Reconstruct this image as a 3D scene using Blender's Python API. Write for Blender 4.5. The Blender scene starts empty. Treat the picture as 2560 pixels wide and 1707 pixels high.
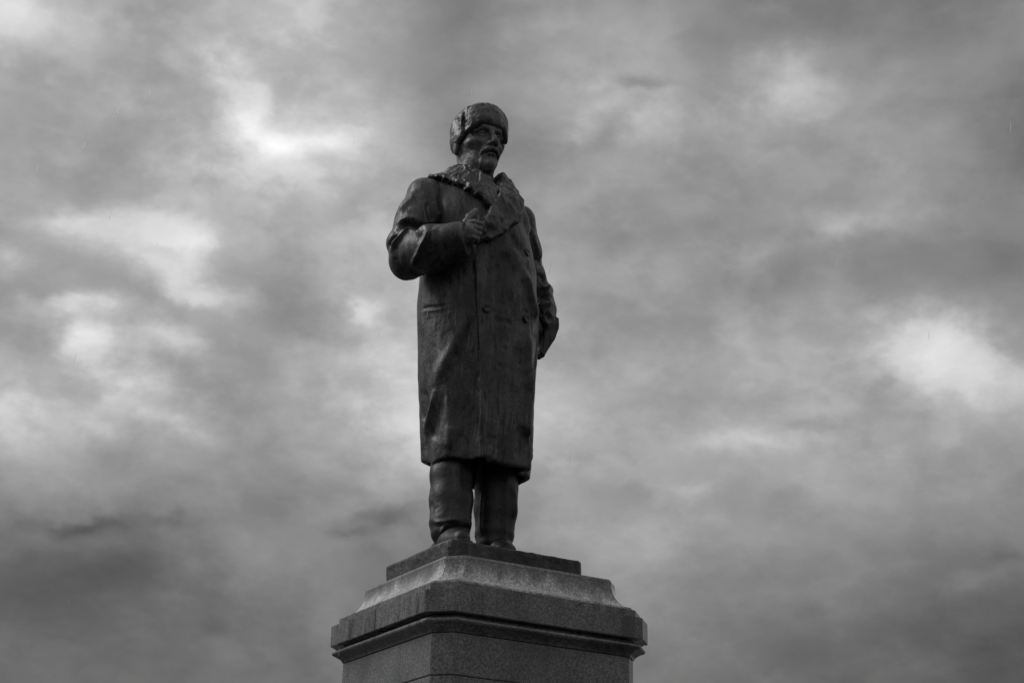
import bpy, bmesh, math, random
import numpy as np
from mathutils import Vector, Matrix

# ------------------------------------------------------------------ camera, sky, sun, exposure
SC = bpy.context.scene
CAM_LOC = (-7.838885, -13.949224, 1.6)
cam_d = bpy.data.cameras.new('camera')
cam = bpy.data.objects.new('camera', cam_d)
SC.collection.objects.link(cam)
cam_d.sensor_width = 36.0
cam_d.lens = 36.0 * 4000.75 / 2560.0
cam_d.clip_start = 0.1
cam_d.clip_end = 12000
cam.matrix_world = (Matrix.Translation(CAM_LOC) @ Matrix.Rotation(math.radians(-29.943513), 4, 'Z')
                    @ Matrix.Rotation(math.radians(90 + 21.954862), 4, 'X')
                    @ Matrix.Rotation(math.radians(1.6463638), 4, 'Z'))
SC.camera = cam

SUN_EL, SUN_AZ = 42.0, -52.0        # azimuth measured from +Y towards +X: light from the left of the photograph
CLOUDS = [(0.166, 0.5514, 0.015, 0.0183, 0.221, 60.0),
 (0.2064, 0.5459, 0.0272, 0.0136, 0.197, 12.0),
 (0.3134, 0.5431, 0.0183, 0.01, 0.137, 28.0),
 (0.335, 0.5284, 0.0082, 0.0123, 0.123, 12.0),
 (0.3357, 0.5086, 0.0116, 0.0125, 0.12, 62.0),
 (0.3565, 0.4987, 0.0183, 0.0083, 0.108, 62.0),
 (0.3865, 0.5028, 0.0216, 0.0083, 0.094, 52.0),
 (0.3656, 0.5289, 0.015, 0.0136, 0.108, -22.1),
 (0.2456, 0.5131, 0.0204, 0.0109, 0.167, 20.0),
 (0.4136, 0.4686, 0.0204, 0.0082, -0.097, -20.4),
 (0.2228, 0.4359, 0.0249, 0.0083, 0.159, 32.0),
 (0.2467, 0.4273, 0.0365, 0.0133, -0.124, 38.0),
 (0.2913, 0.4356, 0.0316, 0.0116, -0.229, 42.0),
 (0.3084, 0.4255, 0.0116, 0.0083, -0.416, 38.0),
 (0.29, 0.4234, 0.0177, 0.0038, -0.231, -22.1),
 (0.1944, 0.4053, 0.0183, 0.01, 0.163, 28.0),
 (0.2824, 0.3931, 0.0245, 0.0068, -0.235, -20.4),
 (0.2121, 0.3802, 0.0249, 0.0066, 0.148, 28.0),
 (0.2391, 0.3825, 0.015, 0.0066, 0.138, 32.0),
 (0.3018, 0.4087, 0.0233, 0.015, -0.682, 38.0),
 (0.325, 0.3936, 0.0299, 0.0083, -0.072, 32.0),
 (0.2444, 0.3646, 0.0133, 0.0083, 0.131, 60.0),
 (0.3786, 0.3916, 0.0272, 0.0136, 0.084, -23.8),
 (0.4262, 0.399, 0.0083, 0.0116, 0.765, 34.0),
 (0.5636, 0.5901, 0.0272, 0.0082, 0.005, -8.5),
 (0.6934, 0.5816, 0.0204, 0.0068, -0.067, 10.0),
 (0.6144, 0.5451, 0.0177, 0.0038, -0.02, -22.1),
 (0.6577, 0.5335, 0.0218, 0.015, 0.485, -13.6),
 (0.5769, 0.5428, 0.0082, 0.0054, -0.0, 14.0),
 (0.5749, 0.5135, 0.0083, 0.0066, 0.002, 24.0),
 (0.6173, 0.5199, 0.0249, 0.015, -0.019, 28.0),
 (0.7114, 0.5375, 0.0233, 0.0166, -0.07, 32.0),
 (0.7441, 0.4548, 0.0249, 0.0083, -0.07, 26.0),
 (0.6997, 0.4425, 0.0218, 0.0054, 0.394, 12.0),
 (0.6226, 0.4298, 0.0216, 0.015, -0.014, 24.0),
 (0.6817, 0.4324, 0.0163, 0.0095, -0.039, 14.0),
 (0.7046, 0.4222, 0.0136, 0.0123, -0.047, -11.9),
 (0.8543, 0.4234, 0.0245, 0.0163, -0.111, -13.6),
 (0.8022, 0.378, 0.0299, 0.0199, -0.076, 55.0),
 (0.3042, 0.3651, 0.0266, 0.0083, -0.159, 32.0),
 (0.2746, 0.3446, 0.0365, 0.0133, -0.243, 34.0),
 (0.298, 0.3577, 0.0163, 0.0082, 0.109, -13.6),
 (0.3164, 0.3435, 0.0272, 0.0095, -0.255, -15.3),
 (0.3122, 0.319, 0.0177, 0.0068, -0.17, 20.0),
 (0.2516, 0.2538, 0.0313, 0.0057, 0.153, -25.5),
 (0.309, 0.2628, 0.0123, 0.0054, 0.085, -15.3),
 (0.4403, 0.2728, 0.0272, 0.0054, 0.138, -23.8),
 (0.4187, 0.2617, 0.015, 0.0041, 0.055, -18.7),
 (0.4362, 0.2499, 0.0177, 0.0068, 0.05, -8.5),
 (0.8374, 0.3482, 0.0316, 0.0183, -0.081, 42.0),
 (0.7944, 0.3657, 0.0332, 0.0133, -0.07, 24.0),
 (0.6697, 0.3241, 0.0365, 0.01, -0.019, 24.0),
 (0.7231, 0.3307, 0.0218, 0.0061, 0.052, -22.1),
 (0.6382, 0.2922, 0.0177, 0.0054, -0.005, 14.0),
 (0.831, 0.2501, 0.0136, 0.0038, -0.049, -8.5),
 (0.8144, 0.2354, 0.0272, 0.0061, 0.226, 12.0),
 (0.1569, 0.5534, 0.075, 0.0475, 0.227, 28.6),
 (0.1715, 0.4753, 0.075, 0.0475, 0.195, 12.9),
 (0.1852, 0.3956, 0.075, 0.0475, 0.164, -16.8),
 (0.198, 0.3152, 0.075, 0.0475, 0.134, 48.7),
 (0.2102, 0.2354, 0.075, 0.0475, 0.105, -11.7),
 (0.2217, 0.157, 0.075, 0.0475, 0.078, -9.5),
 (0.2534, 0.5702, 0.075, 0.0475, 0.176, -8.8),
 (0.2653, 0.4899, 0.075, 0.0475, 0.152, -14.8),
 (0.2764, 0.408, 0.075, 0.0475, 0.128, 6.4),
 (0.2869, 0.3254, 0.075, 0.0475, 0.106, 18.1),
 (0.2967, 0.2434, 0.075, 0.0475, 0.084, -23.2),
 (0.3059, 0.163, 0.075, 0.0475, 0.064, -10.5),
 (0.3556, 0.5831, 0.075, 0.0475, 0.12, 28.5),
 (0.3642, 0.5012, 0.075, 0.0475, 0.105, 68.9),
 (0.3723, 0.4177, 0.075, 0.0475, 0.09, -14.9),
 (0.3798, 0.3335, 0.075, 0.0475, 0.076, -11.6),
 (0.3869, 0.2498, 0.075, 0.0475, 0.062, 23.5),
 (0.4616, 0.5912, 0.075, 0.0475, 0.061, -36.4),
 (0.4666, 0.5085, 0.075, 0.0475, 0.055, -35.4),
 (0.4712, 0.424, 0.075, 0.0475, 0.049, 25.4),
 (0.4755, 0.3389, 0.075, 0.0475, 0.044, 67.6),
 (0.4796, 0.2544, 0.075, 0.0475, 0.039, -24.9),
 (0.5693, 0.594, 0.075, 0.0475, 0.001, 10.5),
 (0.5714, 0.4267, 0.075, 0.0475, 0.008, -10.9),
 (0.5723, 0.3415, 0.075, 0.0475, 0.012, 10.4),
 (0.5732, 0.2569, 0.075, 0.0475, 0.015, 36.6),
 (0.574, 0.1741, 0.075, 0.0475, 0.019, 5.0),
 (0.6761, 0.5916, 0.075, 0.0475, -0.059, -33.3),
 (0.6708, 0.4256, 0.075, 0.0475, -0.033, -5.4),
 (0.6661, 0.2573, 0.075, 0.0475, -0.008, 5.3),
 (0.7798, 0.5841, 0.075, 0.0475, -0.116, -31.5),
 (0.7734, 0.5033, 0.075, 0.0475, -0.094, 12.2),
 (0.7675, 0.4209, 0.075, 0.0475, -0.073, -13.1),
 (0.762, 0.338, 0.075, 0.0475, -0.052, 15.9),
 (0.7568, 0.2555, 0.075, 0.0475, -0.031, 6.6),
 (0.752, 0.1748, 0.075, 0.0475, -0.012, -9.0),
 (0.8783, 0.5722, 0.075, 0.0475, -0.17, -20.7),
 (0.8689, 0.4935, 0.075, 0.0475, -0.14, -43.0),
 (0.86, 0.4132, 0.075, 0.0475, -0.11, -12.6),
 (0.8517, 0.3324, 0.075, 0.0475, -0.081, 10.2),
 (0.8439, 0.252, 0.075, 0.0475, -0.053, -8.4),
 (0.8366, 0.1732, 0.075, 0.0475, -0.027, -31.1)]

CLOUD_GAIN = 10.0
world = bpy.data.worlds.new('World')
SC.world = world
world.use_nodes = True
nt = world.node_tree
nt.nodes.clear()
NN, LK = nt.nodes, nt.links


def mth(op, a, b=None, c=None, clamp=False, tree=None):
    t = tree or nt
    n = t.nodes.new('ShaderNodeMath')
    n.operation = op
    n.use_clamp = clamp
    for i, v in enumerate((a, b, c)):
        if v is None:
            continue
        if isinstance(v, (int, float)):
            n.inputs[i].default_value = v
        else:
            t.links.new(v, n.inputs[i])
    return n.outputs[0]


def build_world():
    tc = NN.new('ShaderNodeTexCoord')
    sep = NN.new('ShaderNodeSeparateXYZ')
    LK.new(tc.outputs['Generated'], sep.inputs[0])
    az = mth('ARCTAN2', sep.outputs[0], sep.outputs[1])
    el = mth('ARCSINE', sep.outputs[2])
    # cloud coordinates: direction on the sky, squeezed in height so that the masses lie flat
    comb = NN.new('ShaderNodeCombineXYZ')
    LK.new(sep.outputs[0], comb.inputs[0])
    LK.new(sep.outputs[1], comb.inputs[1])
    LK.new(mth('MULTIPLY', sep.outputs[2], 1.55), comb.inputs[2])

    def noise(scale, detail, rough=0.5, dist=0.0, off=0.0, vec=None):
        n = NN.new('ShaderNodeTexNoise')
        n.noise_dimensions = '3D'
        n.inputs['Scale'].default_value = scale
        n.inputs['Detail'].default_value = detail
        n.inputs['Roughness'].default_value = rough
        n.inputs['Distortion'].default_value = dist
        m = NN.new('ShaderNodeVectorMath')
        m.operation = 'ADD'
        LK.new(vec or comb.outputs[0], m.inputs[0])
        m.inputs[1].default_value = (off, off * .7, off * .3)
        LK.new(m.outputs[0], n.inputs['Vector'])
        return n
    warp = noise(13.0, 5.0, 0.62, 0, 3.1)
    wv = NN.new('ShaderNodeSeparateColor')
    LK.new(warp.outputs['Color'], wv.inputs[0])
    az2 = mth('MULTIPLY_ADD', mth('SUBTRACT', wv.outputs[0], 0.5), 0.062, az)
    el2 = mth('MULTIPLY_ADD', mth('SUBTRACT', wv.outputs[1], 0.5), 0.032, el)
    fine = noise(34.0, 4.0, 0.6, 0, 7.7)
    fv = NN.new('ShaderNodeSeparateColor')
    LK.new(fine.outputs['Color'], fv.inputs[0])
    az2 = mth('MULTIPLY_ADD', mth('SUBTRACT', fv.outputs[0], 0.5), 0.024, az2)
    el2 = mth('MULTIPLY_ADD', mth('SUBTRACT', fv.outputs[1], 0.5), 0.014, el2)
    # overcast: greyer towards the horizon
    acc = NN.new('ShaderNodeMapRange')
    acc.interpolation_type = 'SMOOTHSTEP'
    LK.new(el2, acc.inputs[0])
    acc.inputs[1].default_value = 0.16
    acc.inputs[2].default_value = 0.42
    acc.inputs[3].default_value = 112.0
    acc.inputs[4].default_value = 160.0
    # P carries (azimuth, elevation, running brightness) through one strict chain of cloud masses
    pos = NN.new('ShaderNodeCombineXYZ')
    LK.new(az2, pos.inputs[0])
    LK.new(el2, pos.inputs[1])
    LK.new(acc.outputs[0], pos.inputs[2])
    P = pos.outputs[0]
    for a, e, ra, re, ang, amp in CLOUDS:
        m = NN.new('ShaderNodeMapping')
        m.vector_type = 'TEXTURE'
        m.inputs['Location'].default_value = (a, e, 0)
        m.inputs['Rotation'].default_value = (0, 0, ang)
        m.inputs['Scale'].default_value = (ra / math.cos(e), re, 1e7)
        LK.new(P, m.inputs[0])
        d = NN.new('ShaderNodeVectorMath')
        d.operation = 'DOT_PRODUCT'
        LK.new(m.outputs[0], d.inputs[0])
        LK.new(m.outputs[0], d.inputs[1])
        g = mth('POWER', 0.3679, d.outputs['Value'])
        ad = NN.new('ShaderNodeVectorMath')
        ad.operation = 'MULTIPLY_ADD'
        LK.new(g, ad.inputs[0])
        ad.inputs[1].default_value = (0, 0, amp)
        LK.new(P, ad.inputs[2])
        P = ad.outputs[0]
    sp2 = NN.new('ShaderNodeSeparateXYZ')
    LK.new(P, sp2.inputs[0])
    acc = sp2.outputs[2]
    big = noise(3.2, 2.0, 0.5, 0.3, 1.3)
    mid = noise(16.0, 7.0, 0.60, 0.35, 5.2)
    # gentle billows over the whole vault
    acc = mth('MULTIPLY_ADD', mth('SUBTRACT', big.outputs[0], 0.5), 10.0, acc)
    lum = mth('MINIMUM', mth('MAXIMUM', mth('MULTIPLY_ADD', acc, 0.02, -2.1), 0.6), 2.4)    # thin bright cloud shows more structure
    acc = mth('MULTIPLY_ADD', mth('SUBTRACT', mid.outputs[0], 0.5), mth('MULTIPLY', lum, 32.0), acc)
    acc = mth('MULTIPLY_ADD', mth('SUBTRACT', fine.outputs[0], 0.5), mth('MULTIPLY', lum, 17.0), acc)
    # ragged layers of cloud with a readable edge, one over the other
    for sc_, det, off_, lo_, hi_, am_ in ((7.0, 8.0, 11.3, 0.42, 0.60, 13.0), (15.0, 6.0, 21.9, 0.46, 0.60, 9.0), (27.0, 5.0, 2.9, 0.45, 0.60, 5.0)):
        ly = noise(sc_, det, 0.55, 0.15, off_)
        r = NN.new('ShaderNodeMapRange')
        r.interpolation_type = 'SMOOTHSTEP'
        LK.new(ly.outputs[0], r.inputs[0])
        for i_, v_ in enumerate((lo_, hi_, -am_ / 2, am_ / 2)):
            r.inputs[i_ + 1].default_value = v_
        acc = mth('MULTIPLY_ADD', r.outputs[0], lum if sc_ > 10 else 1.0, acc)
    acc = mth('MINIMUM', acc, mth('MULTIPLY_ADD', acc, 0.5, 102.0))      # the brightest cloud rolls off softly
    lin = mth('POWER', mth('MULTIPLY', mth('MAXIMUM', acc, 20.0), 1 / 255.0), 2.2)
    sky = NN.new('ShaderNodeTexSky')
    sky.sky_type = 'NISHITA'
    sky.sun_disc = False
    sky.sun_elevation = math.radians(SUN_EL)
    sky.sun_rotation = math.radians(SUN_AZ)
    bw = NN.new('ShaderNodeRGBToBW')
    LK.new(sky.outputs[0], bw.inputs[0])
    # a thin share of the clear sky above shows through the cloud (the place is seen in black and white)
    tot = mth('MULTIPLY_ADD', bw.outputs[0], 0.02, mth('MULTIPLY', lin, CLOUD_GAIN))
    bg = NN.new('ShaderNodeBackground')
    bg.inputs['Strength'].default_value = 0.1
    LK.new(tot, bg.inputs['Color'])
    out = NN.new('ShaderNodeOutputWorld')
    LK.new(bg.outputs[0], out.inputs[0])


build_world()
sun_d = bpy.data.lights.new('sun', 'SUN')
sun_d.energy = 1.5
sun_d.angle = math.radians(35)
sun = bpy.data.objects.new('sun', sun_d)
SC.collection.objects.link(sun)
_a, _e = math.radians(SUN_AZ), math.radians(SUN_EL)
_dir = Vector((math.sin(_a) * math.cos(_e), math.cos(_a) * math.cos(_e), math.sin(_e)))
sun.rotation_euler = _dir.to_track_quat('Z', 'Y').to_euler()
sun.location = _dir * 60
SC.view_settings.view_transform = 'Standard'
SC.view_settings.look = 'None'
SC.view_settings.gamma = 1
SC.view_settings.exposure = 0.0
SC.view_settings.use_curve_mapping = False

# ------------------------------------------------------------------ materials (the photograph is black and white: neutral greys)


class Mat:
    def __init__(s, name, rough=0.5, spec=0.5, metallic=0.0):
        s.m = bpy.data.materials.new(name)
        s.m.use_nodes = True
        s.t = s.m.node_tree
        s.b = s.t.nodes['Principled BSDF']
        s.b.inputs['Roughness'].default_value = rough
        s.b.inputs['Specular IOR Level'].default_value = spec
        s.b.inputs['Metallic'].default_value = metallic
        s.tc = s.t.nodes.new('ShaderNodeTexCoord').outputs['Object']

    def noise(s, scale, detail=3, rough=0.5, stretch=(1, 1, 1), off=0.0, dist=0.0):
        mp = s.t.nodes.new('ShaderNodeMapping')
        mp.inputs['Scale'].default_value = stretch
        mp.inputs['Location'].default_value = (off, off * 1.7, off * .6)
        s.t.links.new(s.tc, mp.inputs[0])
        n = s.t.nodes.new('ShaderNodeTexNoise')
        n.inputs['Scale'].default_value = scale
        n.inputs['Detail'].default_value = detail
        n.inputs['Roughness'].default_value = rough
        n.inputs['Distortion'].default_value = dist
        s.t.links.new(mp.outputs[0], n.inputs['Vector'])
        return n.outputs[0]

    def ramp(s, v, a, b, lo, hi, smooth=True):
        r = s.t.nodes.new('ShaderNodeMapRange')
        if smooth:
            r.interpolation_type = 'SMOOTHSTEP'
        s.t.links.new(v, r.inputs[0])
        for i, x in enumerate((a, b, lo, hi)):
            r.inputs[i + 1].default_value = x
        return r.outputs[0]

    def f(s, op, a, b=None, c=None, clamp=False):
        return mth(op, a, b, c, clamp, s.t)

    def color(s, v):
        c = s.t.nodes.new('ShaderNodeCombineColor')
        for i in range(3):
            s.t.links.new(v, c.inputs[i])
        s.t.links.new(c.outputs[0], s.b.inputs['Base Color'])

    def rough(s, v):
        s.t.links.new(v, s.b.inputs['Roughness'])

    def bump(s, v, strength, dist):
        n = s.t.nodes.new('ShaderNodeBump')
        n.inputs['Strength'].default_value = strength
        n.inputs['Distance'].default_value = dist
        s.t.links.new(v, n.inputs['Height'])
        s.t.links.new(n.outputs[0], s.b.inputs['Normal'])


def bronze(name, base=0.028, runs=1.0, rough=0.54, spots=1.0, rel=0.5, wet=0.3, metal=0.45):
    m = Mat(name, rough, 0.5, metal)
    base = base * 1.55
    cl = m.noise(2.2, 5, 0.6)
    run = m.noise(9.0, 4, 0.6, (1, 1, 0.10), 3.0)           # rain runs down the patina
    fin = m.noise(60.0, 3, 0.6)
    spt = m.noise(16.0, 3, 0.65, (1, 1, 0.30), 8.0)         # dark drips and pits
    v = m.ramp(cl, 0.3, 0.7, base * 0.72, base * 1.35)
    v = m.f('MULTIPLY', v, m.ramp(run, 0.45, 0.72, 1.0, 1.0 + 0.9 * runs))
    v = m.f('MULTIPLY', v, m.ramp(m.noise(17.0, 3, 0.6, (1, 1, 0.07), 6.0), 0.60, 0.70, 1.0, 1.0 + 1.3 * runs))
    v = m.f('MULTIPLY', v, m.ramp(fin, 0.3, 0.7, 0.7, 1.3))
    v = m.f('MULTIPLY', v, m.ramp(spt, 0.535, 0.63, 1.0, 1.0 - 0.65 * spots))
    m.color(v)
    m.rough(m.ramp(run, 0.3, 0.7, rough + 0.10, rough - 0.08))
    h = m.f('MULTIPLY_ADD', m.noise(11, 5, 0.6), 1.0, m.f('MULTIPLY', fin, 0.25))
    h = m.f('MULTIPLY_ADD', run, 0.5, h)
    m.bump(h, rel, 0.03)
    m.b.inputs['Coat Weight'].default_value = wet                # rain water on the patina
    m.b.inputs['Coat Roughness'].default_value = 0.3
    return m.m


def granite(name, base=0.16, rough=0.3, stain=1.0, off=0.0, dark=0.55, wet=0.7, drips=False):
    m = Mat(name, rough, 0.5)
    g1 = m.noise(85.0, 3, 0.7, off=off)
    g2 = m.noise(34.0, 3, 0.6, off=off + 4)
    cl = m.noise(1.6, 4, 0.6, off=off)
    st = m.noise(6.0, 5, 0.62, (1, 1, 0.03), off + 9)      # soot washed down in stripes
    v = m.ramp(g1, 0.36, 0.64, base * 0.42, base * 1.65)
    v = m.f('MULTIPLY', v, m.ramp(g2, 0.36, 0.66, 0.66, 1.36))
    v = m.f('MULTIPLY', v, m.ramp(cl, 0.32, 0.68, 0.66, 1.28))
    v = m.f('MULTIPLY', v, m.ramp(st, 0.52, 0.64, 1.0, 1.0 - dark * stain))
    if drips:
        # dark runs washed off the bronze slab on to the stone under it, ending at uneven lengths; also paints the foot brighter, as if lit
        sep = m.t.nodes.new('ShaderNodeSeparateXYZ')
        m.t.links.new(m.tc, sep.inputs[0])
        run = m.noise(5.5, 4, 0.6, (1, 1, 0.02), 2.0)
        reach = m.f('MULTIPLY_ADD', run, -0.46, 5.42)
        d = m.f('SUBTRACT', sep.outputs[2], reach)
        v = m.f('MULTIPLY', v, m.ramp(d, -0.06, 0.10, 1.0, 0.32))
    m.color(v)
    m.rough(m.ramp(cl, 0.3, 0.7, rough - 0.04, rough + 0.1))
    m.bump(m.f('MULTIPLY_ADD', g2, 0.5, g1), 0.35, 0.004)
    m.b.inputs['Coat Weight'].default_value = wet                 # film of rain water
    m.b.inputs['Coat Roughness'].default_value = 0.14
    m.b.inputs['Coat IOR'].default_value = 1.5
    return m.m


M_COAT = bronze('bronze_coat', 0.027)
M_FUR = bronze('bronze_fur', 0.034, 0.5, 0.42, 0.3, 0.6)
M_SKIN = bronze('bronze_skin', 0.070, 0.5, 0.50, 0.1, 0.35, 0.1, 0.15)
M_LEG = bronze('bronze_trousers', 0.020, 0.4, 0.55, 0.3, 0.3, 0.15)
M_BASE = bronze('bronze_plinth', 0.022, 0.9, 0.5, 0.6)
M_GRAN = granite('granite', 0.13)
M_COVE = granite('granite_cove_lit', 0.42, 0.22, 1.0, 5.0, 0.55, 1.0, True)  # pale base puts the bright light on the cove into its colour
M_SHAFT = granite('granite_shaft', 0.125, 0.34, 0.5, 11.0, 0.4)
M_JOINT = Mat('joint_mortar', 0.9, 0.2)
M_JOINT.b.inputs['Base Color'].default_value = (.03, .03, .03, 1)
M_JOINT = M_JOINT.m
_p = Mat('paving', 0.7, 0.25)
_p.color(_p.ramp(_p.noise(3.0, 5, 0.6), 0.3, 0.7, 0.03, 0.06))
M_PAVE = _p.m
_w = Mat('rain_water', 0.05, 0.5)
_w.b.inputs['Base Color'].default_value = (1, 1, 1, 1)
_w.b.inputs['Transmission Weight'].default_value = 1.0
_w.b.inputs['IOR'].default_value = 1.33
M_RAIN = _w.m

# ------------------------------------------------------------------ helpers


def link(name, me, mat, parent=None, smooth=False):
    o = bpy.data.objects.new(name, me)
    SC.collection.objects.link(o)
    if mat:
        me.materials.append(mat)
    if parent:
        o.parent = parent
    if smooth:
        me.polygons.foreach_set('use_smooth', [True] * len(me.polygons))
    return o


def empty(name, loc, label, cat, group=None):
    o = bpy.data.objects.new(name, None)
    SC.collection.objects.link(o)
    o.location = loc
    o.empty_display_size = 0.3
    o['label'] = label
    o['category'] = cat
    if group:
        o['group'] = group
    return o


# ---- signed distance sculpting -------------------------------------------------
class Grid:
    def __init__(s, lo, hi, h):
        s.lo, s.h = np.array(lo, float), h
        n = [int(math.ceil((b - a) / h)) + 1 for a, b in zip(lo, hi)]
        s.n = n
        ax = [(lo[i] + h * np.arange(n[i])).astype(np.float32) for i in range(3)]
        s.X = ax[0][:, None, None]
        s.Y = ax[1][None, :, None]
        s.Z = ax[2][None, None, :]


def ell(g, c, r, rz=0.0, rx=0.0):
    x, y, z = g.X - c[0], g.Y - c[1], g.Z - c[2]
    if rz:
        cs, sn = math.cos(rz), math.sin(rz)
        x, y = cs * x + sn * y, -sn * x + cs * y
    if rx:
        cs, sn = math.cos(rx), math.sin(rx)
        y, z = cs * y + sn * z, -sn * y + cs * z
    k0 = np.sqrt((x / r[0]) ** 2 + (y / r[1]) ** 2 + (z / r[2]) ** 2)
    k1 = np.sqrt((x / r[0] ** 2) ** 2 + (y / r[1] ** 2) ** 2 + (z / r[2] ** 2) ** 2) + 1e-6
    return (k0 * (k0 - 1) / k1).astype(np.float32)


def cap(g, a, b, ra, rb=None):
    rb = ra if rb is None else rb
    ba = [b[i] - a[i] for i in range(3)]
    L = sum(v * v for v in ba) + 1e-9
    px, py, pz = g.X - a[0], g.Y - a[1], g.Z - a[2]
    t = np.clip((px * ba[0] + py * ba[1] + pz * ba[2]) / L, 0, 1)
    d = np.sqrt((px - ba[0] * t) ** 2 + (py - ba[1] * t) ** 2 + (pz - ba[2] * t) ** 2)
    return (d - (ra + (rb - ra) * t)).astype(np.float32)


def chain(g, pts, k=0.006):
    """pts: (x,y,z,r) joined by tapered capsules"""
    d = None
    for p, q in zip(pts[:-1], pts[1:]):
        c = cap(g, p[:3], q[:3], p[3], q[3])
        d = c if d is None else smin(d, c, k)
    return d


def smin(a, b, k):
    h = np.clip(0.5 + 0.5 * (b - a) / k, 0, 1)
    return b + (a - b) * h - k * h * (1 - h)


def smax(a, b, k):
    return -smin(-a, -b, k)


def sst(x, a, b):
    t = np.clip((x - a) / (b - a), 0, 1)
    return t * t * (3 - 2 * t)


def plane(g, p, n):
    l = math.sqrt(sum(v * v for v in n))
    return ((g.X - p[0]) * n[0] + (g.Y - p[1]) * n[1] + (g.Z - p[2]) * n[2]) / l


def poly2d(a, b, pts):
    """signed distance to polygon in the plane (a,b)"""
    a, b = np.broadcast_arrays(a, b)
    d = np.full(a.shape, 1e9, np.float32)
    ins = np.zeros(a.shape, bool)
    n = len(pts)
    for i in range(n):
        (x1, y1), (x2, y2) = pts[i], pts[(i + 1) % n]
        ex, ey = x2 - x1, y2 - y1
        wx, wy = a - x1, b - y1
        t = np.clip((wx * ex + wy * ey) / (ex * ex + ey * ey + 1e-12), 0, 1)
        d = np.minimum(d, (wx - ex * t) ** 2 + (wy - ey * t) ** 2)
        c = ((y1 > b) != (y2 > b)) & (a < (x2 - x1) * (b - y1) / ((y2 - y1) if y2 != y1 else 1e-9) + x1)
        ins ^= c
    d = np.sqrt(d)
    return np.where(ins, -d, d).astype(np.float32)


def surface(g, F):
    """naive surface nets -> verts (n,3), quads (m,4)"""
    F = np.array(np.broadcast_to(F, g.n), dtype=np.float32)
    F[0], F[-1] = np.maximum(F[0], 1e-3), np.maximum(F[-1], 1e-3)
    F[:, 0], F[:, -1] = np.maximum(F[:, 0], 1e-3), np.maximum(F[:, -1], 1e-3)
    F[:, :, 0], F[:, :, -1] = np.maximum(F[:, :, 0], 1e-3), np.maximum(F[:, :, -1], 1e-3)
    S = F < 0
    nx, ny, nz = F.shape
    cnt = np.zeros((nx - 1, ny - 1, nz - 1), np.int8)
    for i in (0, 1):
        for j in (0, 1):
            for k in (0, 1):
                cnt += S[i:nx - 1 + i, j:ny - 1 + j, k:nz - 1 + k]
    ci, cj, ck = np.nonzero((cnt > 0) & (cnt < 8))
    N = len(ci)
    idx = np.full((nx - 1, ny - 1, nz - 1), -1, np.int32)
    idx[ci, cj, ck] = np.arange(N)
    acc = np.zeros((N, 3))
    w = np.zeros(N)
    corners = [(i, j, k) for i in (0, 1) for j in (0, 1) for k in (0, 1)]
    for a in corners:
        for ax in range(3):
            if a[ax]:
                continue
            b = list(a)
            b[ax] = 1
            fa = F[ci + a[0], cj + a[1], ck + a[2]]
            fb = F[ci + b[0], cj + b[1], ck + b[2]]
            m = (fa < 0) != (fb < 0)
            t = np.where(m, fa / np.where(fa - fb == 0, 1, fa - fb), 0)
            for q in range(3):
                acc[:, q] += np.where(m, a[q] + (t if q == ax else 0), 0)
            w += m
    V = np.stack([ci, cj, ck], 1) + acc / np.maximum(w, 1)[:, None]
    V = g.lo + V * g.h
    quads = []
    for ax in range(3):
        sl0 = [slice(None)] * 3
        sl1 = [slice(None)] * 3
        sl0[ax] = slice(0, -1)
        sl1[ax] = slice(1, None)
        a, b = S[tuple(sl0)], S[tuple(sl1)]
        e = a != b
        i, j, k = np.nonzero(e)
        u, v = [(1, 2), (2, 0), (0, 1)][ax]
        P = [i, j, k]
        ok = (P[u] > 0) & (P[v] > 0) & (P[u] < F.shape[u] - 1) & (P[v] < F.shape[v] - 1)
        i, j, k = i[ok], j[ok], k[ok]
        P = [i, j, k]
        fl = a[i, j, k]

        def at(du, dv):
            Q = list(P)
            Q[u] = Q[u] - du
            Q[v] = Q[v] - dv
            return idx[Q[0], Q[1], Q[2]]
        q = np.stack([at(1, 1), at(0, 1), at(0, 0), at(1, 0)], 1)
        q = np.where(fl[:, None], q, q[:, ::-1])
        quads.append(q)
    return V, np.concatenate(quads)


def normals(V, Q):
    n = np.cross(V[Q[:, 2]] - V[Q[:, 0]], V[Q[:, 3]] - V[Q[:, 1]])
    N = np.zeros_like(V)
    for k in range(4):
        for c in range(3):
            N[:, c] += np.bincount(Q[:, k], n[:, c], len(V))
    return N / (np.linalg.norm(N, axis=1, keepdims=True) + 1e-12)


def relax(V, Q, it=1, f=0.5):
    for _ in range(it):
        S = np.zeros_like(V)
        c = np.zeros(len(V))
        for k in range(4):
            a, b = Q[:, k], Q[:, (k + 1) % 4]
            for q in range(3):
                S[:, q] += np.bincount(a, V[b, q], len(V)) + np.bincount(b, V[a, q], len(V))
            c += np.bincount(a, minlength=len(V)) + np.bincount(b, minlength=len(V))
        V = V + f * (S / c[:, None] - V)
    return V


RNG = np.random.RandomState(7)
LAT = RNG.rand(32, 32, 32).astype(np.float32)


def vnoise(P, s, off=0.0):
    p = P * s + off
    i = np.floor(p).astype(int)
    f = p - i
    f = f * f * (3 - 2 * f)
    i &= 31
    j = (i + 1) & 31
    r = 0
    for a in (0, 1):
        for b in (0, 1):
            for c in (0, 1):
                w = (f[:, 0] if a else 1 - f[:, 0]) * (f[:, 1] if b else 1 - f[:, 1]) * (f[:, 2] if c else 1 - f[:, 2])
                r = r + w * LAT[(j if a else i)[:, 0], (j if b else i)[:, 1], (j if c else i)[:, 2]]
    return r * 2 - 1


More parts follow.
